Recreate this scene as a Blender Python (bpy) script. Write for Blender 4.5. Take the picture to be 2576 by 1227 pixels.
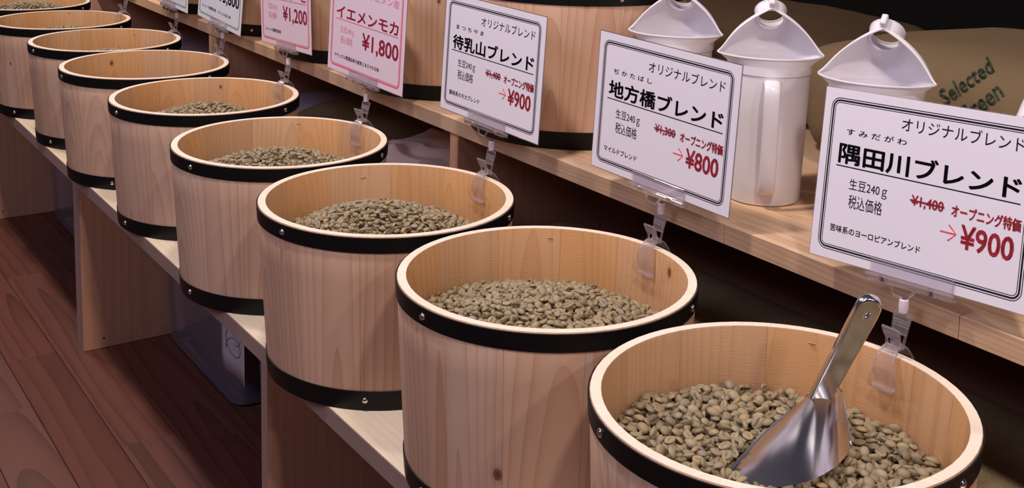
import bpy, bmesh, math, random
from mathutils import Vector, Matrix, Euler, noise
for o in list(bpy.data.objects): bpy.data.objects.remove(o)
S = bpy.context.scene
COL = S.collection
PI = math.pi
rad = math.radians

# ---------------------------------------------------------------- camera
F, CX, CY, YAW, PIT, ROL, EX, EY, EZ = 2993.544, 1349.997, 68.617, 0.6130991, 0.1498784, 0.0275665, -0.7033888, -0.6358298, 0.6617881
fw = Vector((math.sin(YAW) * math.cos(PIT), math.cos(YAW) * math.cos(PIT), -math.sin(PIT)))
rt = Vector((math.cos(YAW), -math.sin(YAW), 0)); up = rt.cross(fw)
r2 = rt * math.cos(ROL) + up * math.sin(ROL); u2 = up * math.cos(ROL) - rt * math.sin(ROL)
cd = bpy.data.cameras.new('camera'); cam = bpy.data.objects.new('camera', cd); COL.objects.link(cam)
M = Matrix((r2, u2, -fw)).transposed().to_4x4(); M.translation = (EX, EY, EZ)
cam.matrix_world = M
cd.sensor_width = 36; cd.lens = F / 2576 * 36
cd.shift_x = (1288 - CX) / 2576; cd.shift_y = (CY - 613.5) / 2576
cd.clip_start = 0.02; cd.clip_end = 60
S.camera = cam

# ---------------------------------------------------------------- light and exposure
S.view_settings.view_transform = 'Standard'; S.view_settings.look = 'None'
S.view_settings.gamma = 1; S.view_settings.use_curve_mapping = False
S.view_settings.exposure = 0.0
W = bpy.data.worlds.new('world'); S.world = W; W.use_nodes = True
W.node_tree.nodes['Background'].inputs[0].default_value = (0.62, 0.55, 0.74, 1)
W.node_tree.nodes['Background'].inputs[1].default_value = 0.075

def area(name, loc, target, size, power, col, shape='DISK', sy=None, spread=180):
    l = bpy.data.lights.new(name, 'AREA'); l.shape = shape; l.size = size
    if sy: l.size_y = sy
    l.energy = power; l.color = col; l.spread = rad(spread)
    o = bpy.data.objects.new(name, l); COL.objects.link(o); o.location = loc
    o.rotation_euler = (Vector(target) - Vector(loc)).to_track_quat('-Z', 'Y').to_euler()
    return o
for k, ly in enumerate((-2.6, -1.6, -0.6, 0.4, 1.4, 2.4, 3.4)):
    area('ceiling_spot', (-0.316, ly, 1.45), (-0.03, ly + 0.1, 0), 0.11, 8.4, (1.0, 0.88, 0.80))
area('shop_front_light', (-2.3, 0.2, 2.1), (0.2, 0.9, 0.25), 1.3, 26, (0.82, 0.78, 1.0), 'RECTANGLE', 0.9)

# ---------------------------------------------------------------- material helpers
class NT:
    def __init__(s, name):
        s.m = bpy.data.materials.new(name); s.m.use_nodes = True; s.t = s.m.node_tree; s.n = s.t.nodes
        s.b = s.n['Principled BSDF']; s.out = s.n['Material Output']
    def node(s, typ, **kw):
        n = s.n.new(typ)
        for k, v in kw.items(): setattr(n, k, v)
        return n
    def link(s, a, b): s.t.links.new(a, b)
    def math(s, op, a, b=None, c=None):
        n = s.node('ShaderNodeMath', operation=op)
        for i, v in enumerate((a, b, c)):
            if v is None: continue
            if isinstance(v, (int, float)): n.inputs[i].default_value = v
            else: s.link(v, n.inputs[i])
        return n.outputs[0]
    def comb(s, x, y, z):
        n = s.node('ShaderNodeCombineXYZ')
        for i, v in enumerate((x, y, z)):
            if isinstance(v, (int, float)): n.inputs[i].default_value = v
            else: s.link(v, n.inputs[i])
        return n.outputs[0]
    def noise(s, vec, scale, detail=3, rough=.5):
        n = s.node('ShaderNodeTexNoise'); n.inputs['Scale'].default_value = scale
        n.inputs['Detail'].default_value = detail; n.inputs['Roughness'].default_value = rough
        s.link(vec, n.inputs['Vector']); return n.outputs[0]
    def ramp(s, fac, stops):
        n = s.node('ShaderNodeValToRGB'); cr = n.color_ramp
        while len(cr.elements) < len(stops): cr.elements.new(0.5)
        for e, (p, c) in zip(cr.elements, stops):
            e.position = p; e.color = (*c, 1) if len(c) == 3 else c
        s.link(fac, n.inputs[0]); return n.outputs[0]
    def mix(s, fac, a, b, blend='MIX'):
        n = s.node('ShaderNodeMix', data_type='RGBA', blend_type=blend)
        for sock, v in ((n.inputs[0], fac), (n.inputs[6], a), (n.inputs[7], b)):
            if isinstance(v, (int, float)): sock.default_value = v
            elif isinstance(v, tuple): sock.default_value = (*v, 1)
            else: s.link(v, sock)
        return n.outputs[2]
    def bump(s, h, strength, dist=.001):
        n = s.node('ShaderNodeBump'); n.inputs['Strength'].default_value = strength
        n.inputs['Distance'].default_value = dist
        s.link(h, n.inputs['Height']); s.link(n.outputs[0], s.b.inputs['Normal'])

def lin(r, g, b):
    f = lambda c: ((c / 255 + .055) / 1.055) ** 2.4 if c > 10 else c / 255 / 12.92
    return (f(r), f(g), f(b))

def plain(name, col, rough=.5, metal=0, **kw):
    t = NT(name); t.b.inputs['Base Color'].default_value = (*col, 1)
    t.b.inputs['Roughness'].default_value = rough; t.b.inputs['Metallic'].default_value = metal
    for k, v in kw.items(): t.b.inputs[k].default_value = v
    return t.m

def wood(name, light, dark, rings=150, contrast=.5, slope=.10, rough=.55, saw=0., var=.16, knots=False, fibre=.10, red=None):
    t = NT(name)
    uv = t.node('ShaderNodeUVMap').outputs[0]
    sp = t.node('ShaderNodeSeparateXYZ'); t.link(uv, sp.inputs[0]); u, v = sp.outputs[0], sp.outputs[1]
    rnd = t.node('ShaderNodeObjectInfo').outputs['Random']
    ra = t.math('FRACT', t.math('MULTIPLY', rnd, 17.13)); rb = t.math('FRACT', t.math('MULTIPLY', rnd, 91.7))
    rc = t.math('FRACT', t.math('MULTIPLY', rnd, 333.3))
    off = t.math('MULTIPLY', rnd, 40.)
    vec = t.comb(t.math('MULTIPLY', u, 9.), t.math('ADD', t.math('MULTIPLY', v, 1.6), off), off)
    wob = t.math('MULTIPLY', t.math('SUBTRACT', t.noise(vec, 1.0, 2), .5), .035)
    uu = t.math('ADD', t.math('SUBTRACT', u, t.math('MULTIPLY', t.math('SUBTRACT', ra, .5), .07)), wob)
    dd = t.math('ADD', t.math('ADD', t.math('MULTIPLY', rb, .045), .006), t.math('MULTIPLY', t.math('SUBTRACT', v, t.math('MULTIPLY', rc, .1)), t.math('MULTIPLY', t.math('MULTIPLY', rc, rc), slope * 1.6)))
    d = t.math('SQRT', t.math('ADD', t.math('MULTIPLY', uu, uu), t.math('MULTIPLY', dd, dd)))
    ph = t.math('FRACT', t.math('MULTIPLY', d, rings))
    # soft rise, sharp fall = late wood line
    line = t.math('POWER', ph, 3.0)
    line = t.math('MULTIPLY', line, t.math('ADD', .35, t.noise(vec, 1.7, 2)))
    fib = t.noise(t.comb(t.math('MULTIPLY', u, 700.), t.math('MULTIPLY', v, 9.), off), 1.0, 3)
    big = t.noise(t.comb(t.math('MULTIPLY', u, 25.), t.math('MULTIPLY', v, 3.), off), 1.0, 2)
    c = t.mix(t.math('MULTIPLY', line, contrast), light, dark)
    c = t.mix(t.math('MULTIPLY', t.math('SUBTRACT', big, .35), .55), c, red or dark)
    val = t.math('ADD', 1 - var / 2 - fibre / 2, t.math('ADD', t.math('MULTIPLY', rc, var), t.math('MULTIPLY', fib, fibre)))
    hs = t.node('ShaderNodeHueSaturation'); t.link(c, hs.inputs['Color']); t.link(val, hs.inputs['Value'])
    t.link(t.math('ADD', .92, t.math('MULTIPLY', ra, .16)), hs.inputs['Saturation'])
    col = hs.outputs[0]
    if knots:
        ku = t.node('ShaderNodeAttribute', attribute_type='OBJECT', attribute_name='knot_u').outputs['Fac']
        kv = t.node('ShaderNodeAttribute', attribute_type='OBJECT', attribute_name='knot_v').outputs['Fac']
        ks = t.node('ShaderNodeAttribute', attribute_type='OBJECT', attribute_name='knot_size').outputs['Fac']
        a = t.math('SUBTRACT', u, ku); b = t.math('MULTIPLY', t.math('SUBTRACT', v, kv), .8)
        dist = t.math('DIVIDE', t.math('SQRT', t.math('ADD', t.math('MULTIPLY', a, a), t.math('MULTIPLY', b, b))), t.math('MAXIMUM', ks, .00001))
        core = t.ramp(dist, [(0, (1, 1, 1)), (.42, (.75, .75, .75)), (.5, (.22, .22, .22)), (1, (0, 0, 0))])
        col = t.mix(t.math('MULTIPLY', core, .95), col, lin(92, 40, 24))
    t.link(col, t.b.inputs['Base Color'])
    t.b.inputs['Roughness'].default_value = rough
    t.b.inputs['Specular IOR Level'].default_value = .3
    if saw:
        sv = t.comb(t.math('MULTIPLY', u, 60.), t.math('MULTIPLY', v, 900.), off)
        h = t.math('ADD', t.noise(sv, 1.0, 3), t.math('MULTIPLY', fib, .7))
        t.bump(h, saw, .0012)
    else:
        t.bump(fib, .12, .0006)
    return t.m

M_STAVE = wood('stave_wood', lin(214, 177, 152), lin(186, 130, 96), rings=110, contrast=.62, slope=.13, knots=True)
M_STAVE_IN = wood('stave_inner_wood', lin(206, 160, 116), lin(176, 120, 74), rings=150, contrast=.4, saw=.25, var=.14, knots=True)  # more orange than outside: light bounced between the walls is in the colour
M_RIM = wood('stave_end_grain', lin(247, 230, 214), lin(214, 184, 160), rings=420, contrast=.35, var=.06, rough=.7)
M_BOARD = wood('pine_board', lin(250, 232, 204), lin(230, 200, 162), rings=90, contrast=.4, slope=.02, var=.08)
M_EDGE = wood('board_edge_wood', lin(170, 140, 130), lin(138, 104, 94), rings=300, contrast=.5, slope=.01, var=.12, fibre=.2)
M_UP = wood('upper_board_wood', lin(236, 200, 166), lin(196, 142, 102), rings=120, contrast=.5, slope=.015, var=.14)
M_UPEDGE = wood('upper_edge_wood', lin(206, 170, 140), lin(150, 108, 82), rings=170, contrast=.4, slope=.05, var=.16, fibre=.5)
M_PANEL = wood('panel_wood', lin(196, 150, 126), lin(172, 122, 98), rings=60, contrast=.4, slope=.04, var=.05)
M_PLANK = wood('walnut_plank', lin(104, 63, 53), lin(64, 36, 33), rings=46, contrast=.75, slope=.05, rough=.42, var=.16, fibre=.35, red=lin(88, 48, 44))
M_BAND = plain('black_hoop', (.004, .004, .0045), .45, 0.0, **{'Specular IOR Level': .28})
M_STEEL = plain('polished_steel', (.70, .69, .73), .17, 1)
M_NICKEL = plain('nickel_nail', (.80, .76, .70), .12, 1)
M_DARK = plain('dark_depth', (.007, .006, .006), .95, **{'Specular IOR Level': .05})  # near-black paints in the unlit depth behind the sacks and shelf
M_GAP = plain('subfloor', (.02, .012, .01), .9)
M_CARD = plain('card_white', lin(238, 231, 244), .35)
M_CARDP = plain('card_pink_white', lin(236, 214, 230), .35)
M_CARDG = plain('card_green_white', lin(226, 224, 236), .35)
M_INK = plain('black_ink', lin(28, 22, 28), .35)
M_INKB = plain('navy_ink', lin(40, 38, 62), .35)
M_RED = plain('red_ink', lin(240, 80, 100), .35)
M_DRED = plain('dark_red_ink', lin(140, 40, 52), .35)
M_PINK = plain('pink_ink', lin(230, 84, 116), .35)
M_LPINK = plain('light_pink_ink', lin(236, 140, 164), .35)
M_GREEN = plain('green_ink', lin(70, 128, 96), .35)
M_LACQ = plain('frosted_joint', lin(225, 210, 222), .35, **{'Subsurface Weight': .3, 'Subsurface Radius': (.01, .01, .01), 'Subsurface Scale': .5})
def jugmat():
    t = NT('milky_plastic')
    t.b.inputs['Base Color'].default_value = (*lin(252, 247, 254), 1); t.b.inputs['Roughness'].default_value = .28
    tr = t.node('ShaderNodeBsdfTranslucent'); tr.inputs[0].default_value = (*lin(250, 232, 238), 1)
    mx = t.node('ShaderNodeMixShader'); mx.inputs[0].default_value = .12
    t.link(t.b.outputs[0], mx.inputs[1]); t.link(tr.outputs[0], mx.inputs[2]); t.link(mx.outputs[0], t.out.inputs[0])
    return t.m
M_JUG = jugmat()
def clear(name, tint, gloss=.16, diff=0., dcol=(.5, .5, .6)):
    t = NT(name)
    tr = t.node('ShaderNodeBsdfTransparent'); tr.inputs[0].default_value = (*tint, 1)
    gl = t.node('ShaderNodeBsdfGlossy'); gl.inputs['Roughness'].default_value = .06; gl.inputs[0].default_value = (1, 1, 1, 1)
    fr = t.node('ShaderNodeFresnel'); fr.inputs[0].default_value = 1.6
    f = t.math('MINIMUM', t.math('ADD', t.math('MULTIPLY', fr.outputs[0], .9), gloss - .1), .9)
    m1 = t.node('ShaderNodeMixShader'); t.link(f, m1.inputs[0]); t.link(tr.outputs[0], m1.inputs[1]); t.link(gl.outputs[0], m1.inputs[2])
    sh = m1.outputs[0]
    if diff:
        t.b.inputs['Base Color'].default_value = (*dcol, 1); t.b.inputs['Roughness'].default_value = .4
        m2 = t.node('ShaderNodeMixShader'); m2.inputs[0].default_value = diff
        t.link(sh, m2.inputs[1]); t.link(t.b.outputs[0], m2.inputs[2]); sh = m2.outputs[0]
    t.link(sh, t.out.inputs[0])
    return t.m
def acrylic():
    t = NT('clear_acrylic')
    g = t.node('ShaderNodeBsdfGlass'); g.inputs['IOR'].default_value = 1.49; g.inputs['Roughness'].default_value = .03; g.inputs[0].default_value = (1, .98, 1, 1)
    tr = t.node('ShaderNodeBsdfTransparent'); tr.inputs[0].default_value = (.98, .97, .98, 1)
    m1 = t.node('ShaderNodeMixShader'); m1.inputs[0].default_value = .45; t.link(g.outputs[0], m1.inputs[1]); t.link(tr.outputs[0], m1.inputs[2])
    t.b.inputs['Base Color'].default_value = (.95, .86, .93, 1); t.b.inputs['Roughness'].default_value = .15
    m2 = t.node('ShaderNodeMixShader'); m2.inputs[0].default_value = .06; t.link(m1.outputs[0], m2.inputs[1]); t.link(t.b.outputs[0], m2.inputs[2])
    t.link(m2.outputs[0], t.out.inputs[0]); return t.m
M_CLEAR = acrylic()
M_FILM = clear('laminate_film', (.99, .98, .99), .10, .06, (.9, .8, .85))
M_BIN = clear('clear_bin_plastic', (.88, .87, .93), .10, .22, (.42, .42, .58))

def beanmat():
    t = NT('green_coffee_bean')
    rnd = t.node('ShaderNodeObjectInfo').outputs['Random']
    co = t.node('ShaderNodeTexCoord').outputs['Object']
    c = t.ramp(rnd, [(0, lin(112, 94, 70)), (.3, lin(138, 120, 90)), (.6, lin(158, 140, 110)), (.85, lin(126, 115, 100)), (1, lin(164, 136, 94))])
    n = t.noise(co, 420, 3)
    c = t.mix(t.math('MULTIPLY', n, .35), c, lin(196, 180, 146))
    sp = t.node('ShaderNodeSeparateXYZ'); t.link(co, sp.inputs[0])
    t.link(c, t.b.inputs['Base Color']); t.b.inputs['Roughness'].default_value = .55
    t.bump(n, .3, .0005)
    return t.m
M_BEAN = beanmat()
def burlap(name, col, dark, scale=560., strength=.9, rough=.9):
    t = NT(name)
    co = t.node('ShaderNodeUVMap').outputs[0]
    sp = t.node('ShaderNodeSeparateXYZ'); t.link(co, sp.inputs[0])
    nz = t.noise(co, 60, 3)
    a = t.math('SINE', t.math('MULTIPLY', t.math('ADD', sp.outputs[0], t.math('MULTIPLY', nz, .002)), scale * 4))
    b = t.math('SINE', t.math('MULTIPLY', t.math('ADD', sp.outputs[1], t.math('MULTIPLY', nz, .002)), scale * 4))
    h = t.math('ADD', t.math('MULTIPLY', t.math('ADD', a, b), .25), .5)
    big = t.noise(co, 9, 3)
    c = t.mix(h, dark, col); c = t.mix(t.math('MULTIPLY', big, .35), c, dark)
    t.link(c, t.b.inputs['Base Color']); t.b.inputs['Roughness'].default_value = rough
    t.b.inputs['Specular IOR Level'].default_value = .1
    t.bump(h, strength, .0012)
    return t.m
M_BURLAP = burlap('light_burlap', lin(150, 126, 98), lin(104, 84, 62), scale=900., strength=.6)
M_OLIVE = burlap('olive_burlap', lin(168, 148, 116), lin(112, 96, 74))
M_BROWN = burlap('brown_burlap', lin(112, 88, 64), lin(60, 44, 34))
M_CLOTH = plain('pale_cloth', lin(240, 220, 216), .85)
M_BLUECLOTH = plain('grey_blue_cloth', lin(170, 156, 176), .7)
M_KRAFT = plain('cardboard', lin(150, 110, 88), .8)
M_TEXTGREEN = plain('green_thread', lin(34, 52, 30), .8)

# ---------------------------------------------------------------- mesh helpers
class MB:
    def __init__(s): s.v = []; s.f = []; s.uv = []; s.mi = []
    def quad(s, idx, uvs=None, mi=0): s.f.append(tuple(idx)); s.uv.append(uvs or [(s.v[i][0], s.v[i][1]) for i in idx]); s.mi.append(mi)
    def vert(s, *p): s.v.append(tuple(p) if len(p) == 3 else tuple(p[0])); return len(s.v) - 1
    def box(s, x0, x1, y0, y1, z0, z1, bev=0, grain=1, mi=0, u0=0, v0=0):
        """box with small chamfers on every edge; grain = axis of the wood grain"""
        b = bev; vs = {}
        xs, ys, zs = (x0, x1), (y0, y1), (z0, z1)
        if b <= 0:
            ids = [s.vert(xs[i], ys[j], zs[k]) for i in (0, 1) for j in (0, 1) for k in (0, 1)]
            faces = [((0, 1, 3, 2), 0), ((4, 6, 7, 5), 0), ((0, 4, 5, 1), 1), ((2, 3, 7, 6), 1), ((0, 2, 6, 4), 2), ((1, 5, 7, 3), 2)]
            for fc, ax in faces: s._add([ids[i] for i in fc], ax, grain, mi, u0, v0)
            return
        for i in (0, 1):
            for j in (0, 1):
                for k in (0, 1):
                    sx, sy, sz = (1 - 2 * i) * b, (1 - 2 * j) * b, (1 - 2 * k) * b
                    X, Y, Z = xs[i], ys[j], zs[k]
                    vs[i, j, k, 0] = s.vert(X, Y + sy, Z + sz); vs[i, j, k, 1] = s.vert(X + sx, Y, Z + sz); vs[i, j, k, 2] = s.vert(X + sx, Y + sy, Z)
        def fc(keys, ax): s._add([vs[k] for k in keys], ax, grain, mi, u0, v0)
        for i in (0, 1):
            o = [(i, 0, 0, 0), (i, 0, 1, 0), (i, 1, 1, 0), (i, 1, 0, 0)]; fc(o if i == 0 else o[::-1], 0)
            o = [(0, i, 0, 1), (1, i, 0, 1), (1, i, 1, 1), (0, i, 1, 1)]; fc(o if i == 0 else o[::-1], 1)
            o = [(0, 0, i, 2), (0, 1, i, 2), (1, 1, i, 2), (1, 0, i, 2)]; fc(o if i == 0 else o[::-1], 2)
        for j in (0, 1):
            for k in (0, 1):
                fc([(0, j, k, 1), (1, j, k, 1), (1, j, k, 2), (0, j, k, 2)], 1)
                fc([(j, 0, k, 0), (j, 1, k, 0), (j, 1, k, 2), (j, 0, k, 2)], 0)
                fc([(j, k, 0, 0), (j, k, 1, 0), (j, k, 1, 1), (j, k, 0, 1)], 0)
        for i in (0, 1):
            for j in (0, 1):
                for k in (0, 1): fc([(i, j, k, 0), (i, j, k, 1), (i, j, k, 2)], 0)
    def _add(s, ids, ax, grain, mi, u0=0, v0=0):
        oth = [a for a in (0, 1, 2) if a != ax]
        if grain in oth: va = grain; ua = [a for a in oth if a != grain][0]
        else: ua, va = oth
        s.f.append(tuple(ids)); s.uv.append([(s.v[i][ua] - u0, s.v[i][va] - v0) for i in ids]); s.mi.append(mi)
    def grid(s, fn, nu, nv, closeu=False, mi=0, su=1., sv=1., flip=False):
        base = len(s.v); cu = nu if closeu else nu + 1
        for j in range(nv + 1):
            for i in range(cu): s.vert(*fn(i / nu, j / nv))
        for j in range(nv):
            for i in range(nu):
                a = base + j * cu + i; b = base + j * cu + (i + 1) % cu; c = base + (j + 1) * cu + (i + 1) % cu; d = base + (j + 1) * cu + i
                idx = [a, b, c, d]; uv = [(i / nu * su, j / nv * sv), ((i + 1) / nu * su, j / nv * sv), ((i + 1) / nu * su, (j + 1) / nv * sv), (i / nu * su, (j + 1) / nv * sv)]
                if flip: idx.reverse(); uv.reverse()
                s.f.append(tuple(idx)); s.uv.append(uv); s.mi.append(mi)
        return base
    def ngon(s, ids, mi=0): s.f.append(tuple(ids)); s.uv.append([(s.v[i][0], s.v[i][1]) for i in ids]); s.mi.append(mi)
    def tube(s, pts, r, n=8, close=False):
        """round bar along a polyline"""
        P = [Vector(p) for p in pts]; rings = []; prev = None
        for i, q in enumerate(P):
            d = (P[min(i + 1, len(P) - 1)] - P[max(i - 1, 0)]).normalized()
            a = prev if prev is not None else (Vector((0, 0, 1)) if abs(d.z) < .9 else Vector((1, 0, 0)))
            a = (a - d * a.dot(d)).normalized(); b = d.cross(a); prev = a
            rr = r[i] if isinstance(r, (list, tuple)) else r
            rings.append([s.vert(*(q + (a * math.cos(t * 2 * PI / n) + b * math.sin(t * 2 * PI / n)) * rr)) for t in range(n)])
        for A, B in zip(rings, rings[1:]):
            for t in range(n): s.quad([A[t], A[(t + 1) % n], B[(t + 1) % n], B[t]])
        s.ngon(rings[0][::-1]); s.ngon(rings[-1])
    def strip(s, prof, widths, th, ymid=0):
        """bent plate: profile points (x,z) with a width in y and a thickness"""
        n = len(prof); rows = []
        for i, (x, z) in enumerate(prof):
            a = Vector(prof[max(i - 1, 0)]); b = Vector(prof[min(i + 1, n - 1)]); d = (b - a).normalized(); nn = Vector((-d.y, d.x)) * th / 2
            w = widths[i] / 2
            rows.append([s.vert(x + nn.x, ymid - w, z + nn.y), s.vert(x + nn.x, ymid + w, z + nn.y), s.vert(x - nn.x, ymid + w, z - nn.y), s.vert(x - nn.x, ymid - w, z - nn.y)])
        for A, B in zip(rows, rows[1:]):
            for t in range(4): s.quad([A[t], A[(t + 1) % 4], B[(t + 1) % 4], B[t]])
        s.ngon(rows[0][::-1]); s.ngon(rows[-1])
    def mesh(s, name, mats, smooth=False, recalc=True):
        me = bpy.data.meshes.new(name); me.from_pydata(s.v, [], s.f)
        for m in (mats if isinstance(mats, (list, tuple)) else [mats]): me.materials.append(m)
        ul = me.uv_layers.new(name='UVMap'); k = 0
        for f, uvs in zip(me.polygons, s.uv):
            for i in range(len(uvs)): ul.data[k].uv = uvs[i]; k += 1
        for f, mi in zip(me.polygons, s.mi): f.material_index = mi
        if recalc:
            bm = bmesh.new(); bm.from_mesh(me); bmesh.ops.recalc_face_normals(bm, faces=bm.faces); bm.to_mesh(me); bm.free()
        if smooth:
            for f in me.polygons: f.use_smooth = True
            if smooth != 'all':
                try: me.set_sharp_from_angle(angle=rad(35))
                except Exception: pass
        me.update(); return me

def link(name, me, parent=None, loc=None, rot=None, **props):
    o = bpy.data.objects.new(name, me); COL.objects.link(o)
    if parent: o.parent = parent
    if loc is not None: o.location = loc
    if rot is not None: o.rotation_euler = rot
    for k, v in props.items(): o[k] = v
    return o
def thing(name, label, cat, loc=(0, 0, 0), rz=0, group=None, me=None):
    o = link(name, me, None, loc, (0, 0, rz)); o['label'] = label; o['category'] = cat
    if group: o['group'] = group
    return o

# ---------------------------------------------------------------- scene numbers
H = 0.2165; R = .1600; RB = .1480; TH = .0105; ZF = -.3636
E0 = .131; T0 = .0235
X2 = .19; Z2 = .2387; ZT = Z2 + .0225
CEN = [(.0056, .0055), (.0074, .3430), (-.0086, .6729), (-.0113, 1.0078), (.0020, 1.3719), (.0003, 1.7114), (.0120, 2.0368), (-.0011, 2.3759), (-.0064, 2.7292)]
RS = [.9923, .9919, 1.0117, .9936, 1.0066, 1.0053, .9975, 1.0004, .9976]

# ---------------------------------------------------------------- setting
floor = link('floor', None); floor['kind'] = 'structure'
mb = MB(); mb.box(-1.6, 1.25, -1.2, 5.2, ZF - .03, ZF - .0085)
link('subfloor', mb.mesh('subfloor', M_GAP), floor)
random.seed(4)
xs = -.177 - .0925 * 14
row = 0
fixed = {13: 1.757, 12: 1.535, 15: 1.245}
while xs < 1.1:
    y = -1.2 - random.random() * .6
    if row in fixed: y = fixed[row] - .92 * 4
    while y < 5.1:
        y1 = y + .92
        mb = MB(); mb.box(xs + .0004, xs + .0921, max(y, -1.2) + .0004, min(y1, 5.2) - .0004, ZF - .009, ZF, bev=.0007, grain=1, u0=xs + .046, v0=y + random.random() * .9)
        link('floor_plank', mb.mesh('floor_plank', M_PLANK), floor)
        y = y1
    xs += .0925; row += 1
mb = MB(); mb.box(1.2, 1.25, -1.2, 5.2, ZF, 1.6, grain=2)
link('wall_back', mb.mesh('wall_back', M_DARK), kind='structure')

# ---------------------------------------------------------------- front shelf (two benches end to end)
def bench(y0, y1, panels, label):
    t = thing('display_bench', label, 'bench', (0, (y0 + y1) / 2, ZF))
    oy = -(y0 + y1) / 2; oz = -ZF
    mb = MB(); mb.box(-E0 + .0008, .172, y0 + oy, y1 + oy, -T0 + oz, 0 + oz, bev=.0008, grain=1)
    link('top_board', mb.mesh('top_board', M_BOARD), t)
    mb = MB(); mb.box(-E0 - .0008, -E0 + .0008, y0 + oy, y1 + oy, -T0 + oz, -.0003 + oz, bev=.0003, grain=1)
    link('edge_strip', mb.mesh('edge_strip', M_EDGE), t)
    for a, b in panels:
        mb = MB(); mb.box(-E0 + .0006, .172, a + oy, b + oy, 0, -T0 + oz, bev=.0008, grain=2)
        p = link('side_panel', mb.mesh('side_panel', M_PANEL), t)
        mb = MB(); mb.box(-E0 - .0006, -E0 + .0006, a + oy, b + oy, 0, -T0 + oz - .0002, bev=.0003, grain=2)
        link('edge_strip', mb.mesh('edge_strip', M_EDGE), p)
        mb = MB()
        mb.tube([(-E0 + .04, a + oy - .0004, .02), (-E0 + .04, a + oy + .0006, .02)], .0022, 10)
        link('screw_head', mb.mesh('screw_head', M_GAP), p)
    return t
bench(-.45, 1.7475, [(-.45, -.429), (.772, .793), (1.7265, 1.7475)], 'nearer pale wooden display bench under the nearest barrels, on the walnut floor')
bench(1.7485, 4.6, [(1.7485, 1.7695), (2.702, 2.723), (3.66, 3.681)], 'farther pale wooden display bench at the left edge, butted against the nearer bench')

# ---------------------------------------------------------------- upper shelf unit
up_t = thing('shelf_unit', 'upper pine shelf behind the front barrels, carrying the back row of barrels and white jugs', 'shelf', (X2, 1.5, ZF))
def upb(name, x0, x1, y0, y1, z0, z1, mats, parent, bev=.0008, grain=1):
    mb = MB(); mb.box(x0 - X2, x1 - X2, y0 - 1.5, y1 - 1.5, z0 - ZF, z1 - ZF, bev=bev, grain=grain, u0=random.random() * .01)
    return link(name, mb.mesh(name, mats), parent)
seams = [-.9, -.031, .268, .62, 1.02, 1.33, 1.80, 2.2, 2.7, 3.2, 4.6]
ub = upb('top_board', X2 + .03, .95, -.9, 4.6, Z2, ZT, M_UP, up_t)
for a, b in zip(seams, seams[1:]):
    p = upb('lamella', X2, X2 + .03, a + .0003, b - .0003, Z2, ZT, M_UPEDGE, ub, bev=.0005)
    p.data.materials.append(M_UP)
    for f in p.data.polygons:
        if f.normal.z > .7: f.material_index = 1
for a, b in ((-.2, -.177), (.831, .854), (1.841, 1.887), (2.85, 2.873), (3.86, 3.88)):
    p = upb('side_panel', X2 + .002, .95, a, b, ZF, Z2, M_PANEL, up_t, grain=2)
upb('lower_board', X2 + .01, .95, -.9, 4.6, .0, .02, M_PANEL, up_t)
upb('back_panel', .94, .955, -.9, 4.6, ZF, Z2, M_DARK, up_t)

# ---------------------------------------------------------------- barrels
NS = 13
random.seed(11)
wd = [.8 + .5 * random.random() for _ in range(NS)]; tot = sum(wd); ang = [0]
for w in wd: ang.append(ang[-1] + w / tot * 2 * PI)
def rad_out(z): return RB + (R - RB) * (z / H) ** .85
def stave_mesh(a0, a1):
    mb = MB(); n = max(4, int((a1 - a0) / .085)); ch = .0005 / R
    zs = [.0, .03, .10, .16, H - .0012, H]
    am = (a0 + a1) / 2
    def outer(i, z, dr=0):
        a = a0 + (a1 - a0) * i / n; e = 0
        r = rad_out(z) - dr
        if i in (0, n): r -= .0006
        if i == 0: a += 1e-5
        return (r * math.cos(a), r * math.sin(a), z)
    angs = [a0, a0 + ch] + [a0 + (a1 - a0) * i / n for i in range(1, n)] + [a1 - ch, a1]
    def P(a, z, r): return (r * math.cos(a), r * math.sin(a), z)
    rows_o = []; rows_i = []
    for z in zs:
        top = z == H; ro = rad_out(z) - (.0008 if top else 0); ri = rad_out(z) - TH + (.0006 if top else 0)
        rows_o.append([mb.vert(*P(a, z, ro - (.0006 if k in (0, len(angs) - 1) else 0))) for k, a in enumerate(angs)])
        rows_i.append([mb.vert(*P(a, z, ri + (.0005 if k in (0, len(angs) - 1) else 0))) for k, a in enumerate(angs)])
    def add(ids, pts, mi): mb.f.append(tuple(ids)); mb.uv.append(pts); mb.mi.append(mi)
    m = len(angs)
    for j in range(len(zs) - 1):
        for k in range(m - 1):
            uvq = [((angs[q] - am) * R, zs[w]) for q, w in ((k, j), (k + 1, j), (k + 1, j + 1), (k, j + 1))]
            add([rows_o[j][k], rows_o[j][k + 1], rows_o[j + 1][k + 1], rows_o[j + 1][k]], uvq, 0)
            add([rows_i[j][k + 1], rows_i[j][k], rows_i[j + 1][k], rows_i[j + 1][k + 1]], [uvq[1], uvq[0], uvq[3], uvq[2]], 1)
        for k in (0, m - 1):
            ids = [rows_o[j][k], rows_i[j][k], rows_i[j + 1][k], rows_o[j + 1][k]]
            add(ids if k else ids[::-1], [(0, 0), (TH, 0), (TH, .1), (0, .1)], 0)
    for k in range(m - 1):
        uq = [((angs[k] - am) * R, 0), ((angs[k + 1] - am) * R, 0), ((angs[k + 1] - am) * R, TH), ((angs[k] - am) * R, TH)]
        add([rows_o[-1][k], rows_o[-1][k + 1], rows_i[-1][k + 1], rows_i[-1][k]], uq, 2)
        add([rows_o[0][k + 1], rows_o[0][k], rows_i[0][k], rows_i[0][k + 1]], uq, 2)
    me = mb.mesh('stave', [M_STAVE, M_STAVE_IN, M_RIM], smooth=True, recalc=False)
    return me
STAVES = [stave_mesh(a, b) for a, b in zip(ang, ang[1:])]
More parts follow.
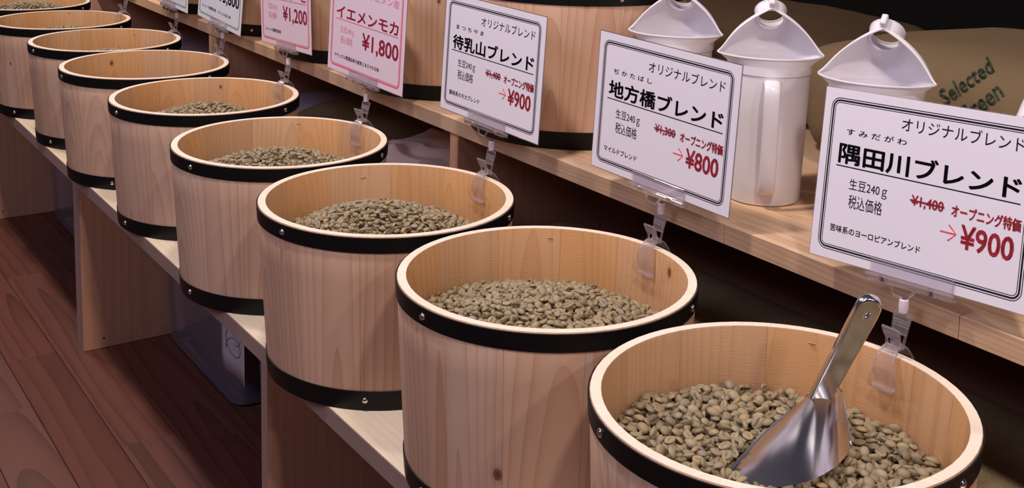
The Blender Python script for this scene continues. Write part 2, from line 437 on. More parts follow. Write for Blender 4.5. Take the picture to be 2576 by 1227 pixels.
def hoop_mesh(z0, z1, name):
    mb = MB(); n = 96
    prof = [(0.0000, z0), (.0012, z0 + .0003), (.0013, (z0 + z1) / 2), (.0012, z1 - .0003), (0.0000, z1)]
    prof = [(rad_out(max(z, 0)) + d + .0002, z) for d, z in prof]
    def fn(u, v):
        r, z = prof[min(int(round(v * 4)), 4)]; a = u * 2 * PI; return (r * math.cos(a), r * math.sin(a), z)
    mb.grid(fn, n, 4, closeu=True)
    inner = [(rad_out(max(z, 0)) + .0001, z) for z in (z1, z0)]
    def fn2(u, v):
        r, z = inner[int(round(v))]; a = u * 2 * PI; return (r * math.cos(a), r * math.sin(a), z)
    mb.grid(fn2, n, 1, closeu=True)
    # overlap lap of the strap end
    return mb.mesh(name, M_BAND, smooth=True)
HOOP_T = hoop_mesh(H - .0012 - .0185, H - .0012, 'hoop'); HOOP_B = hoop_mesh(0.0003, .0246, 'hoop')
def dome_mesh(r, h, mat, name):
    mb = MB(); n = 12; rows = 5
    def fn(u, v): a = u * 2 * PI; t = v * PI / 2; return (h * math.sin(t), r * math.cos(t) * math.cos(a), r * math.cos(t) * math.sin(a))
    mb.grid(fn, n, rows, closeu=True)
    return mb.mesh(name, mat, smooth='all')
RIVET = dome_mesh(.0040, .0032, M_NICKEL, 'rivet')
mb = MB(); n = 48
c0 = mb.vert(0, 0, .012); ring = [mb.vert((RB - TH + .0003) * math.cos(i * 2 * PI / n), (RB - TH + .0003) * math.sin(i * 2 * PI / n), .012) for i in range(n)]
c1 = mb.vert(0, 0, .003); ring1 = [mb.vert((RB - TH + .0003) * math.cos(i * 2 * PI / n), (RB - TH + .0003) * math.sin(i * 2 * PI / n), .003) for i in range(n)]
for i in range(n):
    mb.ngon([c0, ring[i], ring[(i + 1) % n]]); mb.ngon([c1, ring1[(i + 1) % n], ring1[i]]); mb.quad([ring[i], ring1[i], ring1[(i + 1) % n], ring[(i + 1) % n]])
BASE = mb.mesh('base_disc', M_BOARD)
mb = MB(); mb.tube([(0, -.0032, -.0006), (-.0010, -.0028, 0), (-.0011, 0, .0001), (-.0010, .0028, .0002), (0, .0032, .0004)], .0005, 6)
STAPLE = mb.mesh('staple', M_NICKEL, smooth='all')

def barrel(loc, rs, rz, label, group, up0, lo0, knots=(), staples=(), seed=0):
    """rz sets which stave faces where; angles for rivets, knots, staples are world degrees"""
    t = thing('wooden_barrel', label, 'barrel', (loc[0], loc[1], loc[2]), 0, group)
    t.scale = (rs, rs, 1)
    order = list(range(NS))
    for k in order:
        s = link('stave', STAVES[k], t, rot=(0, 0, rz))
        a0 = (ang[k] + rz) % (2 * PI); a1 = a0 + (ang[k + 1] - ang[k])
        for (deg, z, sz) in knots:
            a = rad(deg) % (2 * PI)
            for aa in (a, a + 2 * PI):
                if a0 <= aa < a1:
                    s['knot_u'] = (aa - (a0 + a1) / 2) * R; s['knot_v'] = z; s['knot_size'] = sz
    link('base_disc', BASE, t)
    h1 = link('hoop', HOOP_T, t); h2 = link('hoop', HOOP_B, t)
    for h, a0, z, offs in ((h1, up0, H - .0105, (0, 117, 238)), (h2, lo0, .0135, (0, 121, 240))):
        for d in offs:
            a = rad(a0 + d); r = rad_out(z) + .0010
            link('rivet', RIVET, h, (r * math.cos(a), r * math.sin(a), z), (0, 0, a))
    for deg, z in staples:
        a = rad(deg); r = rad_out(z) - TH
        link('staple', STAPLE, t, (r * math.cos(a), r * math.sin(a), z), (rad(12 * math.sin(deg * 3)), 0, a))
    return t
labs = ['wooden barrel with a metal scoop in it, largest and nearest, cut by the bottom edge',
        'wooden barrel right behind the scoop barrel, with a knot low on its side',
        'wooden barrel third from the front, its clip holding the black-bordered 900 yen sign',
        'wooden barrel fourth from the front, heaped with lighter beans, staple inside its far wall',
        'wooden barrel fifth from the front, with a small heap of beans in the middle',
        'wooden barrel sixth from the front, beans barely showing over the near rim',
        'wooden barrel seventh from the front, greenish beans just visible, third from the left top corner',
        'wooden barrel eighth from the front, cut by the left edge of the photo',
        'wooden barrel farthest away in the front row, in the top left corner, nearly full']
RZ = [1.431 - ang[0], 0, 0, 0.5, 2.2, 3.1, 4.0, 5.2, 1.0]
# turn barrels so that the clearest joints fall where the photo has them
RZ[0] = rad(82) - ang[3]; RZ[1] = rad(-164) - ang[6]; RZ[2] = rad(60) - ang[2]
kn = {0: [(-172, .10, .012)], 1: [(-142, .066, .011), (-13, .200, .010)], 2: [], 3: [], 4: [(60, .2, .006)], 5: [(100, .195, .009)], 6: [], 7: [(-150, .13, .006)], 8: []}
st = {0: [(32, .206)], 1: [(53, .205)], 2: [(75, .2)], 3: [(56, .207)], 4: [], 5: [], 6: [(50, .205)], 7: [(70, .212)], 8: []}
UP0 = [163, -175, -167, -164, -172, -177, -150 - 117 + 97, -164, -160]
LO0 = [-60, -60, -127, -173, -172, -132, -156, -150, -140]
for i, (c, rs) in enumerate(zip(CEN, RS)):
    barrel((c[0], c[1], 0), rs, RZ[i], labs[i], 'barrels in the front row', UP0[i], LO0[i], kn[i], st[i])
bl = ['nearest barrel of the upper shelf, seen between the 900 and 800 yen signs',
      'upper shelf barrel seen between the 1,800 and 900 yen signs',
      'upper shelf barrel showing between the two pink-bordered signs',
      'upper shelf barrel between a green-bordered sign and the 1,200 yen sign',
      'upper shelf barrel showing between the two green-bordered signs',
      'farthest upper shelf barrel behind the last green-bordered sign']
for k in range(6):
    barrel((.3231, .7258 + .3494 * k, ZT), .998, 1.1 + k * 1.7 + (.3 if k == 0 else 0), bl[k], 'barrels in the back row', -118 + 7 * k if k else -105, -93 if k == 0 else -80 - 20 * k,
           [(-122, .203, .013)] if k == 0 else ([(-128, .16, .006)] if k == 1 else []))

# ---------------------------------------------------------------- coffee beans
# outline of the scoop's shell, so that no bean sits inside it
CP_ = [[(.070, .036, .184), (.073, .031, .199), (.092, .022, .202), (.107, .026, .188)],
       [(.032, .034, .174), (.032, .014, .196), (.072, .002, .200), (.094, .010, .184)],
       [(-.008, .026, .167), (-.016, -.016, .192), (.036, -.030, .198), (.080, -.006, .177)],
       [(-.042, .014, .158), (-.066, -.052, .172), (-.008, -.074, .184), (.066, -.022, .169)]]
def bz(t_): return ((1 - t_) ** 3, 3 * t_ * (1 - t_) ** 2, 3 * t_ * t_ * (1 - t_), t_ ** 3)
def shell(u, v):
    bu, bv = bz(u), bz(v); q = Vector((0, 0, 0))
    for i_ in range(4):
        for j_ in range(4): q += Vector(CP_[i_][j_]) * bv[i_] * bu[j_]
    return q
SHELL = [shell(i / 24, j / 16) for i in range(25) for j in range(17)]
def bean_mesh():
    mb = MB(); nu, nv = 22, 14; L, Wd, Tk = .0058, .0045, .0036
    def fn(u, v):
        a = u * 2 * PI; t = (v - .5) * PI
        x = math.cos(t) * math.cos(a); y = math.cos(t) * math.sin(a); z = math.sin(t)
        if z > 0:   # crease side up
            g = math.exp(-((y - .10 * math.sin(x * 3)) / .13) ** 2) * (1 - abs(x) ** 5)
            zz = .46 * z - .62 * g * min(1, z * 1.6)
        else: zz = z * .95
        return (x * L * (1 + .04 * y), y * Wd, zz * Tk)
    mb.grid(fn, nu, nv, closeu=True)
    return mb.mesh('coffee_bean', M_BEAN, smooth='all')
BEAN = bean_mesh()
proto = None
def bean_nodes():
    g = bpy.data.node_groups.new('bean_heap', 'GeometryNodeTree')
    g.interface.new_socket('Geometry', in_out='INPUT', socket_type='NodeSocketGeometry')
    g.interface.new_socket('Geometry', in_out='OUTPUT', socket_type='NodeSocketGeometry')
    N = g.nodes; i = N.new('NodeGroupInput'); o = N.new('NodeGroupOutput')
    iop = N.new('GeometryNodeInstanceOnPoints'); oi = N.new('GeometryNodeObjectInfo'); oi.inputs['As Instance'].default_value = True
    def attr(nm, ty):
        a = N.new('GeometryNodeInputNamedAttribute'); a.data_type = ty; a.inputs['Name'].default_value = nm
        return a.outputs['Attribute']
    L = g.links.new
    L(i.outputs[0], iop.inputs['Points']); L(attr('is_bean', 'BOOLEAN'), iop.inputs['Selection'])
    L(oi.outputs['Geometry'], iop.inputs['Instance']); L(attr('rot', 'FLOAT_VECTOR'), iop.inputs['Rotation'])
    L(attr('scl', 'FLOAT'), iop.inputs['Scale'])
    j = N.new('GeometryNodeJoinGeometry'); L(i.outputs[0], j.inputs[0]); L(iop.outputs[0], j.inputs[0]); L(j.outputs[0], o.inputs[0])
    return g, oi
GN, OI = bean_nodes()
def sfun(c, wall, mound, tiltx, tilty, seed):
    def f(x, y):
        r = math.hypot(x, y) / .148
        n = noise.noise(Vector((x * 14 + seed * 9, y * 14, seed))) * .004
        return wall + mound * (1 - r ** 2) * (1 - .25 * r) + tiltx * x + tilty * y + n
    return f
def heap(c, base_z, wall, mound, tx, ty, seed, label, singles=0, mat=M_BEAN, dens=1., group='heaps of green coffee beans', bs=.83):
    global proto
    rnd = random.Random(seed); f = sfun(c, wall, mound, tx, ty, seed)
    pts = []; cell = {}; d = .0060
    def ok(x, y, layer, dd):
        k = (int(x // dd), int(y // dd))
        for i in (-1, 0, 1):
            for j in (-1, 0, 1):
                for (a, b) in cell.get((layer, k[0] + i, k[1] + j), ()):
                    if (a - x) ** 2 + (b - y) ** 2 < dd * dd: return False
        cell.setdefault((layer, k[0], k[1]), []).append((x, y)); return True
    for layer, (dz, cnt) in enumerate(((-.0054 * bs, 4200 / bs ** 2.4), (-.0012 * bs, 4200 / bs ** 2.4), (.0030 * bs, 3000 * dens / bs ** 2.4))):
        dd = (.0074, .0076, .0090)[layer] * bs
        for _ in range(int(cnt)):
            rr = .1415 * math.sqrt(rnd.random()); a = rnd.random() * 2 * PI; x, y = rr * math.cos(a), rr * math.sin(a)
            z = f(x, y)
            rin = rad_out(z) - TH - .0066
            if math.hypot(x, y) > rin: continue
            if singles:
                wx, wy, wz = c[0] + x, c[1] + y, base_z + z + dz
                if any((q.x - wx) ** 2 + (q.y - wy) ** 2 < 4.9e-5 and wz > q.z - .006 for q in SHELL): continue
            if not ok(x, y, layer, dd): continue
            tilt = rnd.gauss(0, .42); flip = rnd.random() < .5
            rx = (PI if flip else 0) + tilt; ry = rnd.gauss(0, .35)
            if rnd.random() < .14: rx = PI / 2 * rnd.choice((1, -1)) + rnd.gauss(0, .3)
            pts.append((x, y, z + dz + rnd.gauss(0, .0007), rx, ry, rnd.random() * 2 * PI, (.86 + .26 * rnd.random()) * bs, layer))
    if singles:
        C = Vector((EX, EY, EZ))
        def key(p):
            w = Vector((c[0] + p[0], c[1] + p[1], base_z + p[2])); v = w - C; d_ = v.dot(fw)
            px = CX + F * v.dot(r2) / d_; py = CY - F * v.dot(u2) / d_
            vis = 1560 < px < 2440 and py < 1222 and p[7] == 2
            # below the near rim line -> hidden
            rim = 1030 + 200 * math.sqrt(max(0, 1 - ((px - 1975) / 500.) ** 2)) if False else 0
            return (0 if vis else 1, d_)
        ordered = sorted([p for p in pts if p[7] == 2], key=key)
        # spread over what is in view, nearest first
        chosen = [p for p in ordered if key(p)[0] == 0][:900]
        near = [p for p in chosen if (p[0] * fw.x + p[1] * fw.y) > -.118][:singles]
        cs = set(map(id, near))
        for p in near:
            o = link('coffee_bean', BEAN, None, (c[0] + p[0], c[1] + p[1], base_z + p[2]), (p[3], p[4], p[5]))
            o.scale = (p[6],) * 3
            o['label'] = 'single pale green coffee bean on top of the heap in the scoop barrel'; o['category'] = 'coffee bean'
            o['group'] = 'loose coffee beans around the scoop'
            if proto is None: proto = o; OI.inputs['Object'].default_value = o
        pts = [p for p in pts if id(p) not in cs]
    mb = MB(); nr, na = 8, 32
    mb.grid(lambda u, v: (lambda r, a: (r * math.cos(a), r * math.sin(a), f(r * math.cos(a), r * math.sin(a)) - .0085))(v * (.1365 if wall < .17 else .1395), u * 2 * PI), na, nr, closeu=True)
    me = mb.mesh('bean_heap', mat, smooth='all'); nb = len(me.vertices)
    me2 = bpy.data.meshes.new('bean_heap'); me2.from_pydata([v.co[:] for v in me.vertices] + [p[:3] for p in pts], [], [tuple(q.vertices) for q in me.polygons])
    me2.materials.append(mat)
    for nm, ty in (('is_bean', 'BOOLEAN'), ('rot', 'FLOAT_VECTOR'), ('scl', 'FLOAT')): me2.attributes.new(nm, ty, 'POINT')
    A = me2.attributes['is_bean']; B = me2.attributes['rot']; D = me2.attributes['scl']
    for i, p in enumerate(pts):
        A.data[nb + i].value = True; B.data[nb + i].vector = p[3:6]; D.data[nb + i].value = p[6]
    o = thing('bean_heap', label, 'coffee beans', (c[0], c[1], base_z), 0, group, me2); o['kind'] = 'stuff'
    m = o.modifiers.new('beans', 'NODES'); m.node_group = GN
    return o
HP = [(.157, .010, -.05, .02, 'heap of pale green coffee beans around the metal scoop in the nearest barrel'),
      (.151, .034, -.05, .0, 'heap of pale green coffee beans in the barrel with the grain arches and knot'),
      (.149, .056, -.05, .0, 'heap of pale green coffee beans in the third barrel from the front'),
      (.155, .040, -.03, .0, 'heap of yellowish coffee beans in the fourth barrel from the front'),
      (.150, .045, -.01, .0, 'small rounded heap of coffee beans in the fifth barrel from the front'),
      (.150, .022, .0, .0, 'coffee beans barely visible over the rim of the sixth barrel from the front'),
      (.156, .030, .0, .0, 'low heap of greenish coffee beans in the seventh barrel from the front'),
      (.160, .032, .0, .0, 'low heap of greenish coffee beans in the barrel cut by the left edge'),
      (.178, .034, .0, .0, 'coffee beans nearly filling the farthest barrel at the top left corner')]
for i, (w_, m_, tx, ty, lb) in enumerate(HP):
    heap(CEN[i], 0, w_, m_, tx, ty, 20 + i, lb, singles=300 if i == 0 else 0, bs=.97 if i == 0 else .83)
for k in range(6):
    o = heap((.3231, .7258 + .3494 * k), ZT, .12, .015, 0, 0, 60 + k, 'coffee beans in the ' + bl[k].split(',')[0], dens=.5, bs=1.2)

# ---------------------------------------------------------------- text helper
def text_mesh(body, offset=0., res=3):
    """lettering as a mesh; offset > 0 makes strokes bolder by laying shifted copies over each other"""
    cu = bpy.data.curves.new('t', 'FONT'); cu.body = body; cu.size = 1; cu.offset = 0; cu.resolution_u = res; cu.fill_mode = 'FRONT'
    o = bpy.data.objects.new('t', cu); COL.objects.link(o)
    dg = bpy.context.evaluated_depsgraph_get(); me = bpy.data.meshes.new_from_object(o.evaluated_get(dg))
    bpy.data.objects.remove(o); bpy.data.curves.remove(cu)
    if offset > 0:
        V = [v.co.copy() for v in me.vertices]; Fc = [tuple(p.vertices) for p in me.polygons]; nv_, nf_ = [], []
        d = offset
        for dx, dy in ((0, 0), (d, 0), (-d, 0), (0, d), (0, -d), (d * .7, d * .7), (-d * .7, d * .7), (d * .7, -d * .7), (-d * .7, -d * .7)):
            b = len(nv_); nv_ += [(q.x + dx, q.y + dy, 0) for q in V]; nf_ += [tuple(i + b for i in f) for f in Fc]
        me = bpy.data.meshes.new('t'); me.from_pydata(nv_, [], nf_)
    return me
def text_on(name, body, u0, u1, v0, v1, mat, parent, W_, H_, yoff=-.0006, offset=0., res=3, extra=None):
    """lettering fitted into a box of the card; card local X right, Z up, viewer at -Y"""
    me = text_mesh(body, offset, res)
    if not me.vertices: return None
    xs_ = [v.co.x for v in me.vertices]; ys_ = [v.co.y for v in me.vertices]
    x0, x1, y0, y1 = min(xs_), max(xs_), min(ys_), max(ys_)
    for v in me.vertices:
        a = (v.co.x - x0) / (x1 - x0); b = (v.co.y - y0) / max(y1 - y0, 1e-6)
        v.co = ((u0 + (u1 - u0) * a - .5) * W_, yoff, (v0 + (v1 - v0) * b) * H_)
    me.materials.clear(); me.materials.append(mat); me.name = name
    for f in me.polygons: f.material_index = 0
    return link(name, me, parent)
def ring_mesh(u0, u1, v0, v1, rcorner, width, W_, H_, y):
    mb = MB(); outer, inner = [], []
    for inset, lst in ((0, outer), (width, inner)):
        x0, x1, z0, z1 = (u0 - .5) * W_ + inset, (u1 - .5) * W_ - inset, v0 * H_ + inset, v1 * H_ - inset; r = max(rcorner - inset, .0005)
        for cx_, cz_, a0 in ((x1 - r, z1 - r, 0), (x0 + r, z1 - r, 90), (x0 + r, z0 + r, 180), (x1 - r, z0 + r, 270)):
            for k in range(7):
                a = rad(a0 + k * 15); lst.append(mb.vert(cx_ + r * math.cos(a), y, cz_ + r * math.sin(a)))
    n_ = len(outer)
    for i in range(n_): mb.quad([outer[i], outer[(i + 1) % n_], inner[(i + 1) % n_], inner[i]])
    return mb

# ---------------------------------------------------------------- price signs
SW, SH = .2286, .1660
def sign(P, yaw, tilt, roll, label, style, T, vo=0., group='laminated price signs', curl=0.):
    a = Vector((math.cos(yaw), math.sin(yaw), 0)); n = Vector((math.sin(yaw), -math.cos(yaw), 0))
    b = Vector((0, 0, 1)) * math.cos(tilt) - n * math.sin(tilt)
    a2 = a * math.cos(roll) + b * math.sin(roll); b2 = b * math.cos(roll) - a * math.sin(roll)
    Mx = Matrix((a2, b2.cross(a2), b2)).transposed().to_4x4(); Mx.translation = Vector(P)
    t = link('price_sign', None); t.matrix_world = Mx
    t['label'] = label; t['category'] = 'price sign'; t['group'] = group
    card = {'black': M_CARD, 'pink': M_CARDP, 'green': M_CARDG}[style]
    mb = MB(); mb.box(-SW / 2, SW / 2, -.0001, .0001, 0, SH)
    link('laminate_film', mb.mesh('laminate_film', M_FILM), t)
    mb = MB(); mb.box(-SW / 2 + .0012, SW / 2 - .0014, -.0004, -.0001, .0012, SH - .0012)
    cd_ = link('card', mb.mesh('card', card), t)
    frame = {'black': [(0, .0007, M_INK), (.0018, .0016, M_INK), (.0044, .0006, M_INK)],
             'pink': [(0, .0020, M_PINK), (.0032, .0010, M_PINK)], 'green': [(0, .0016, M_GREEN), (.0030, .0008, M_GREEN)]}[style]
    mb = MB()
    for ins, w_, mt in frame:
        du, dv = ins / SW, ins / SH
        r = ring_mesh(.040 + du, .955 - du, .058 + dv, .942 - dv, .0095 - ins, w_, SW, SH, -.00055)
        base = len(mb.v); mb.v += r.v; mb.f += [tuple(i + base for i in q) for q in r.f]; mb.uv += r.uv; mb.mi += r.mi
    link('border_lines', mb.mesh('border_lines', frame[0][2]), cd_)
    main = {'black': M_INK, 'pink': M_PINK, 'green': M_INK}[style]
    sub = {'black': M_INK, 'pink': M_LPINK, 'green': M_INK}[style]
    def tx(nm, body, u0, u1, v0, v1, mat, **kw): return text_on(nm, body, u0, u1, v0 + vo, v1 + vo, mat, cd_, SW, SH, **kw)
    if 'over' in T: tx('heading_text', T['over'], T.get('ou', .385), .905, .795, .870, sub, offset=-.004)
    if 'kana' in T: tx('reading_text', T['kana'], .128, .415, .715, .752, sub, offset=.006)
    if 'name' in T:
        tx('name_text', T['name'], .100, .910, .545, .668, main, offset=.024)
        mb = MB(); mb.box((.094 - .5) * SW, (.912 - .5) * SW, -.00058, -.0005, (.528 + vo) * SH, (.534 + vo) * SH)
        link('underline', mb.mesh('underline', main), cd_)
    g = tx('weight_text', '生豆240ｇ', .168, .350, .395, .470, sub, offset=-.002 if style == 'black' else .0)
    tx('tax_text', '税込価格', .172, .335, .300, .378, sub, offset=-.002 if style == 'black' else .0)
    tx('note_text', T['note'], .095, T.get('nu', .5), .148, .190, M_INK, offset=.010)
    if 'old' in T:
        tx('old_price_text', T['old'], .463, .606, .392, .458, M_DRED, offset=.022, yoff=-.00055)
        tx('old_price_fill', T['old'], .464, .605, .393, .457, M_RED, offset=.012, yoff=-.0008)
        mb = MB(); mb.box((.458 - .5) * SW, (.610 - .5) * SW, -.0010, -.0009, (.424 + vo) * SH, (.432 + vo) * SH)
        link('strike_line', mb.mesh('strike_line', M_DRED), cd_)
        tx('offer_outline', 'オープニング特価', .640, .924, .388, .458, M_DRED, offset=.022, yoff=-.00055)
        tx('offer_text', 'オープニング特価', .642, .922, .390, .456, M_RED, offset=.014, yoff=-.0008)
        # arrow
        mb = MB(); z = (.300 + vo) * SH; x0, x1 = (.602 - .5) * SW, (.668 - .5) * SW
        mb.box(x0, x1, -.0006, -.0005, z - .0007, z + .0007)
        for s_ in (1, -1):
            q = [mb.vert(x1, -.0006, z + .0002 * s_), mb.vert(x1 + .001, -.0006, z), mb.vert(x1 - .0065, -.0006, z + s_ * .0075), mb.vert(x1 - .0078, -.0006, z + s_ * .0068)]
            mb.quad(q)
        link('arrow', mb.mesh('arrow', M_RED), cd_)
        tx('price_outline', T['new'], .688, .906, .232, .362, M_DRED, offset=.019, yoff=-.00055)
        tx('price_text', T['new'], .690, .904, .235, .359, M_RED, offset=.014, yoff=-.0008)
    if 'price' in T:
        tx('price_text', T['price'], .460, .925, .285, .470, {'pink': M_PINK, 'green': M_INKB}[style], offset=.022)
    return t
SG = []
SG.append(sign((.1734, .0101, .2809), -1.4964, .1216, .0413, 'white price sign with black border, largest, nearest and cut by the right edge', 'black',
     dict(over='オリジナルブレンド', kana='す み だ が わ', name='隅田川ブレンド', note='苦味系のヨーロピアンブレンド', nu=.525, old='¥1,400', new='¥900'), vo=.022))
SG.append(sign((.1602, .3496, .2824), -1.5293, .0282, -.0254, 'white price sign with black border reading 800 yen, in front of the jugs', 'black',
     dict(over='オリジナルブレンド', kana='ぢ か た ば し', name='地方橋ブレンド', note='マイルドブレンド', nu=.348, old='¥1,300', new='¥800')))
SG.append(sign((.1443, .6800, .2901), -1.5206, .0360, -.0265, 'white price sign with black border reading 900 yen, before the nearest upper barrel', 'black',
     dict(over='オリジナルブレンド', kana='ま つ ち や ま', name='待乳山ブレンド', note='酸味系のモカブレンド', nu=.415, old='¥1,400', new='¥900')))
SG.append(sign((.1395, 1.0357, .2868), -1.4934, .0242, -.0426, 'pinkish price sign with pink border reading 1,800 yen, at the top edge', 'pink',
     dict(over='イエメン産', ou=.52, name='イエメンモカ', note='ナチュラル精選由来の香気とまろやかな味', nu=.695, price='¥1,800')))
SG.append(sign((.1604, 1.3902, .2847), -1.5666, -.0071, .0339, 'pinkish price sign with pink border reading 1,200 yen, cut by the top edge', 'pink',
     dict(name='モカシダモ', note='コーヒーの標準的産地', nu=.412, price='¥1,200')))
SG.append(sign((.1530, 1.7196, .2815), -1.5339, .0580, -.0633, 'whitish price sign with green border and a dark price, cut by the top edge', 'green',
     dict(note='コーヒーの精製処理、バランスの良い味', nu=.76, price='¥3,600')))
SG.append(sign((.1550, 2.0364, .2835), -1.5400, .0400, -.0400, 'whitish price sign with green border, only its lower corner in the photo, farthest', 'green',
     dict(note='バランスの良い味', nu=.5)))

# ---------------------------------------------------------------- clear clip stands
def rounded(prof, k=3):
    out = [prof[0]]
    for i in range(1, len(prof) - 1):
        p0, p1, p2 = map(Vector, (prof[i - 1], prof[i], prof[i + 1]))
        A = p1.lerp(p0, .35); B = p1.lerp(p2, .35)
        for j in range(k + 1):
            s = j / k; q = A.lerp(p1, s).lerp(p1.lerp(B, s), s); out.append((q.x, q.y))
    out.append(prof[-1]); return out
def jaw_parts(sgn):
    """inner jaw (sgn -1) curves into the barrel, outer (+1) to the outside; x radial, z up"""
    xo = .0052
    # wing: from the pivot over the rim, bulging away and closing with a foot
    wing = [(sgn * .0035, .0085), (sgn * .0080, .0060), (sgn * .0150, -.004), (sgn * .0155, -.014), (sgn * .0110, -.025), (sgn * .0112, -.0285), (sgn * .0150, -.0300)]
    wp = rounded(wing); n_ = len(wp)
    def ww(i):
        t = i / (n_ - 1)
        return .0145 + .0085 * min(1, t * 2.2)
    w = MB(); w.strip(wp, [ww(i) for i in range(n_)], .0016)
    for s_ in (-1, 1):      # raised side ribs
        w.tube([(p_[0] , s_ * (ww(i) / 2 - .0008), p_[1]) for i, p_ in enumerate(wp)], .0012, 6)
    w.tube([(wp[-1][0], -ww(n_ - 1) / 2, wp[-1][1]), (wp[-1][0], ww(n_ - 1) / 2, wp[-1][1])], .0019, 8)
    # lever: an open frame with a window and grip bars
    top = .026 if sgn < 0 else .036
    lev = rounded([(sgn * .0030, .0060), (sgn * .0035, .0140), (sgn * .0062, top * .75), (sgn * .0085, top)]); m = len(lev)
    l = MB()
    def lw(i): t = i / (m - 1); return .0150 + .0045 * t
    for s_ in (-1, 1): l.tube([(q[0], s_ * (lw(i) / 2 - .0011), q[1]) for i, q in enumerate(lev)], .0013, 6)
    for t in (0.0, .45, .62, .76, .88, 1.0):
        i = min(m - 1, int(round(t * (m - 1)))); q = lev[i]
        l.tube([(q[0], -lw(i) / 2 + .001, q[1]), (q[0], lw(i) / 2 - .001, q[1])], .0010 if 0 < t < 1 else .0014, 6)
    i0 = int(.45 * (m - 1)); l.strip(lev[i0:], [lw(i) - .003 for i in range(i0, m)], .0006)
    return w.mesh('jaw', M_CLEAR, smooth=True), l.mesh('lever', M_CLEAR, smooth=True)
JI, LI = jaw_parts(-1); JO, LO_ = jaw_parts(1)
mb = MB(); mb.tube([(-.0045, -.005, .0085), (-.0045, .005, .0085)], .0016, 8); mb.tube([(.0045, -.005, .0085), (.0045, .005, .0085)], .0016, 8)
mb.tube([(-.0045 , 0, .0085), (0, 0, .0125), (.0045, 0, .0085)], .0022, 8)
SPRING = mb.mesh('spring', M_CLEAR, smooth=True)
mb = MB(); prof = [(.0030, 0), (.0042, .0012), (.0046, .0050), (.0046, .0100), (.0042, .0128), (.0028, .0138)]
mb.grid(lambda u, v: (lambda q, a: (q[0] * math.cos(a), q[0] * math.sin(a), q[1]))(prof[min(int(round(v * 5)), 5)], u * 2 * PI), 16, 5, closeu=True)
JOINT = mb.mesh('swivel_joint', M_LACQ, smooth=True)
def clamp_meshes():
    # sign frame: X right, Z up, viewer at -Y, origin = card bottom centre
    a = MB()
    for x0, x1 in ((-.046, -.031), (-.0255, .0195), (.0250, .0440)):
        a.box(x0, x1, -.0050, .0045, -.0062, -.0010, bev=.0008); a.tube([(x0, -.004, -.0002), (x1, -.004, -.0002)], .0012, 6)
        a.tube([(x0, .0035, -.0068), (x1, .0035, -.0068)], .0009, 6)
    b = MB(); b.box(-.0425, .0425, -.0022, -.0012, -.0010, .0135, bev=.0003); b.tube([(.0425, -.0016, -.002), (.0425, -.0016, .0135)], .0010, 6)
    b.box(-.0425, .0425, .0010, .0018, -.0010, .0100, bev=.0003)
    c = MB()
    c.tube([(-.020, 0, -.0062), (-.0165, 0, -.0148), (-.004, 0, -.0165)], .0013, 6)
    c.tube([(.0055, 0, -.0062), (-.0015, 0, -.0140)], .0014, 6); c.tube([(-.0165, 0, -.0148), (-.001, 0, -.0160)], .0011, 6)
    return a.mesh('clamp_bar', M_CLEAR, smooth=True), b.mesh('clamp_plate', M_CLEAR, smooth=True), c.mesh('arm_bracket', M_CLEAR, smooth=True)
CB, CP, CA = clamp_meshes()
mb = MB(); mb.box(-.0315, -.0250, -.0020, .0010, -.0058, -.0014, bev=.0004); mb.box(.0192, .0254, -.0020, .0010, -.0058, -.0014, bev=.0004)
CSPR = mb.mesh('clamp_spring', M_STEEL)
clipdeg = [(2.2), (1.9), (3.9), (11.7), (6.3), (4.0), (2.9), (7.1)]
cl = ['clear plastic clip stand on the rim of the scoop barrel, holding the nearest sign',
      'clear plastic clip stand on the second barrel, holding the 800 yen sign',
      'clear plastic clip stand on the third barrel, holding the black-bordered 900 yen sign',
      'clear plastic clip stand on the fourth barrel, holding the 1,800 yen sign',
      'clear plastic clip stand on the fifth barrel, holding the 1,200 yen sign',
      'clear plastic clip stand on the sixth barrel, holding the green-bordered sign with a price',
      'clear plastic clip stand on the seventh barrel, holding the farthest green-bordered sign',
      'clear plastic clip stand on the barrel cut by the left edge']
for i in range(8):
    c = CEN[i]; a = rad(clipdeg[i]); rr = (R - TH / 2) * RS[i]
    t = thing('sign_clip_stand', cl[i], 'clip', (c[0] + rr * math.cos(a), c[1] + rr * math.sin(a), H), a, 'clear clip stands on the barrel rims')
    t.scale = (1, 1, 1)
    for nm, me in (('jaw', JI), ('jaw', JO), ('lever', LI), ('lever', LO_), ('spring', SPRING)): link(nm, me, t)
    # joint on top of the outer lever, then the clamp in the sign's frame
    j = link('swivel_joint', JOINT, t, (.0085, 0, .0365))
    if i < len(SG):
        Tm = t.matrix_basis.copy(); Sm = SG[i].matrix_basis.copy()
        jt = Tm @ Vector((.0085, 0, .0500)); L_ = Sm.inverted() @ jt
        dx = max(-.03, min(.03, L_.x)) + .0025
        for nm, me in (('clamp_bar', CB), ('clamp_plate', CP), ('arm_bracket', CA), ('clamp_spring', CSPR)):
            o = link(nm, me, t); o.matrix_basis = Tm.inverted() @ (Sm @ Matrix.Translation((dx, 0, 0)))
    else:
        for nm, me in (('clamp_bar', CB), ('arm_bracket', CA)):
            o = link(nm, me, t, (.0085, 0, .067), (0, 0, -PI / 2))

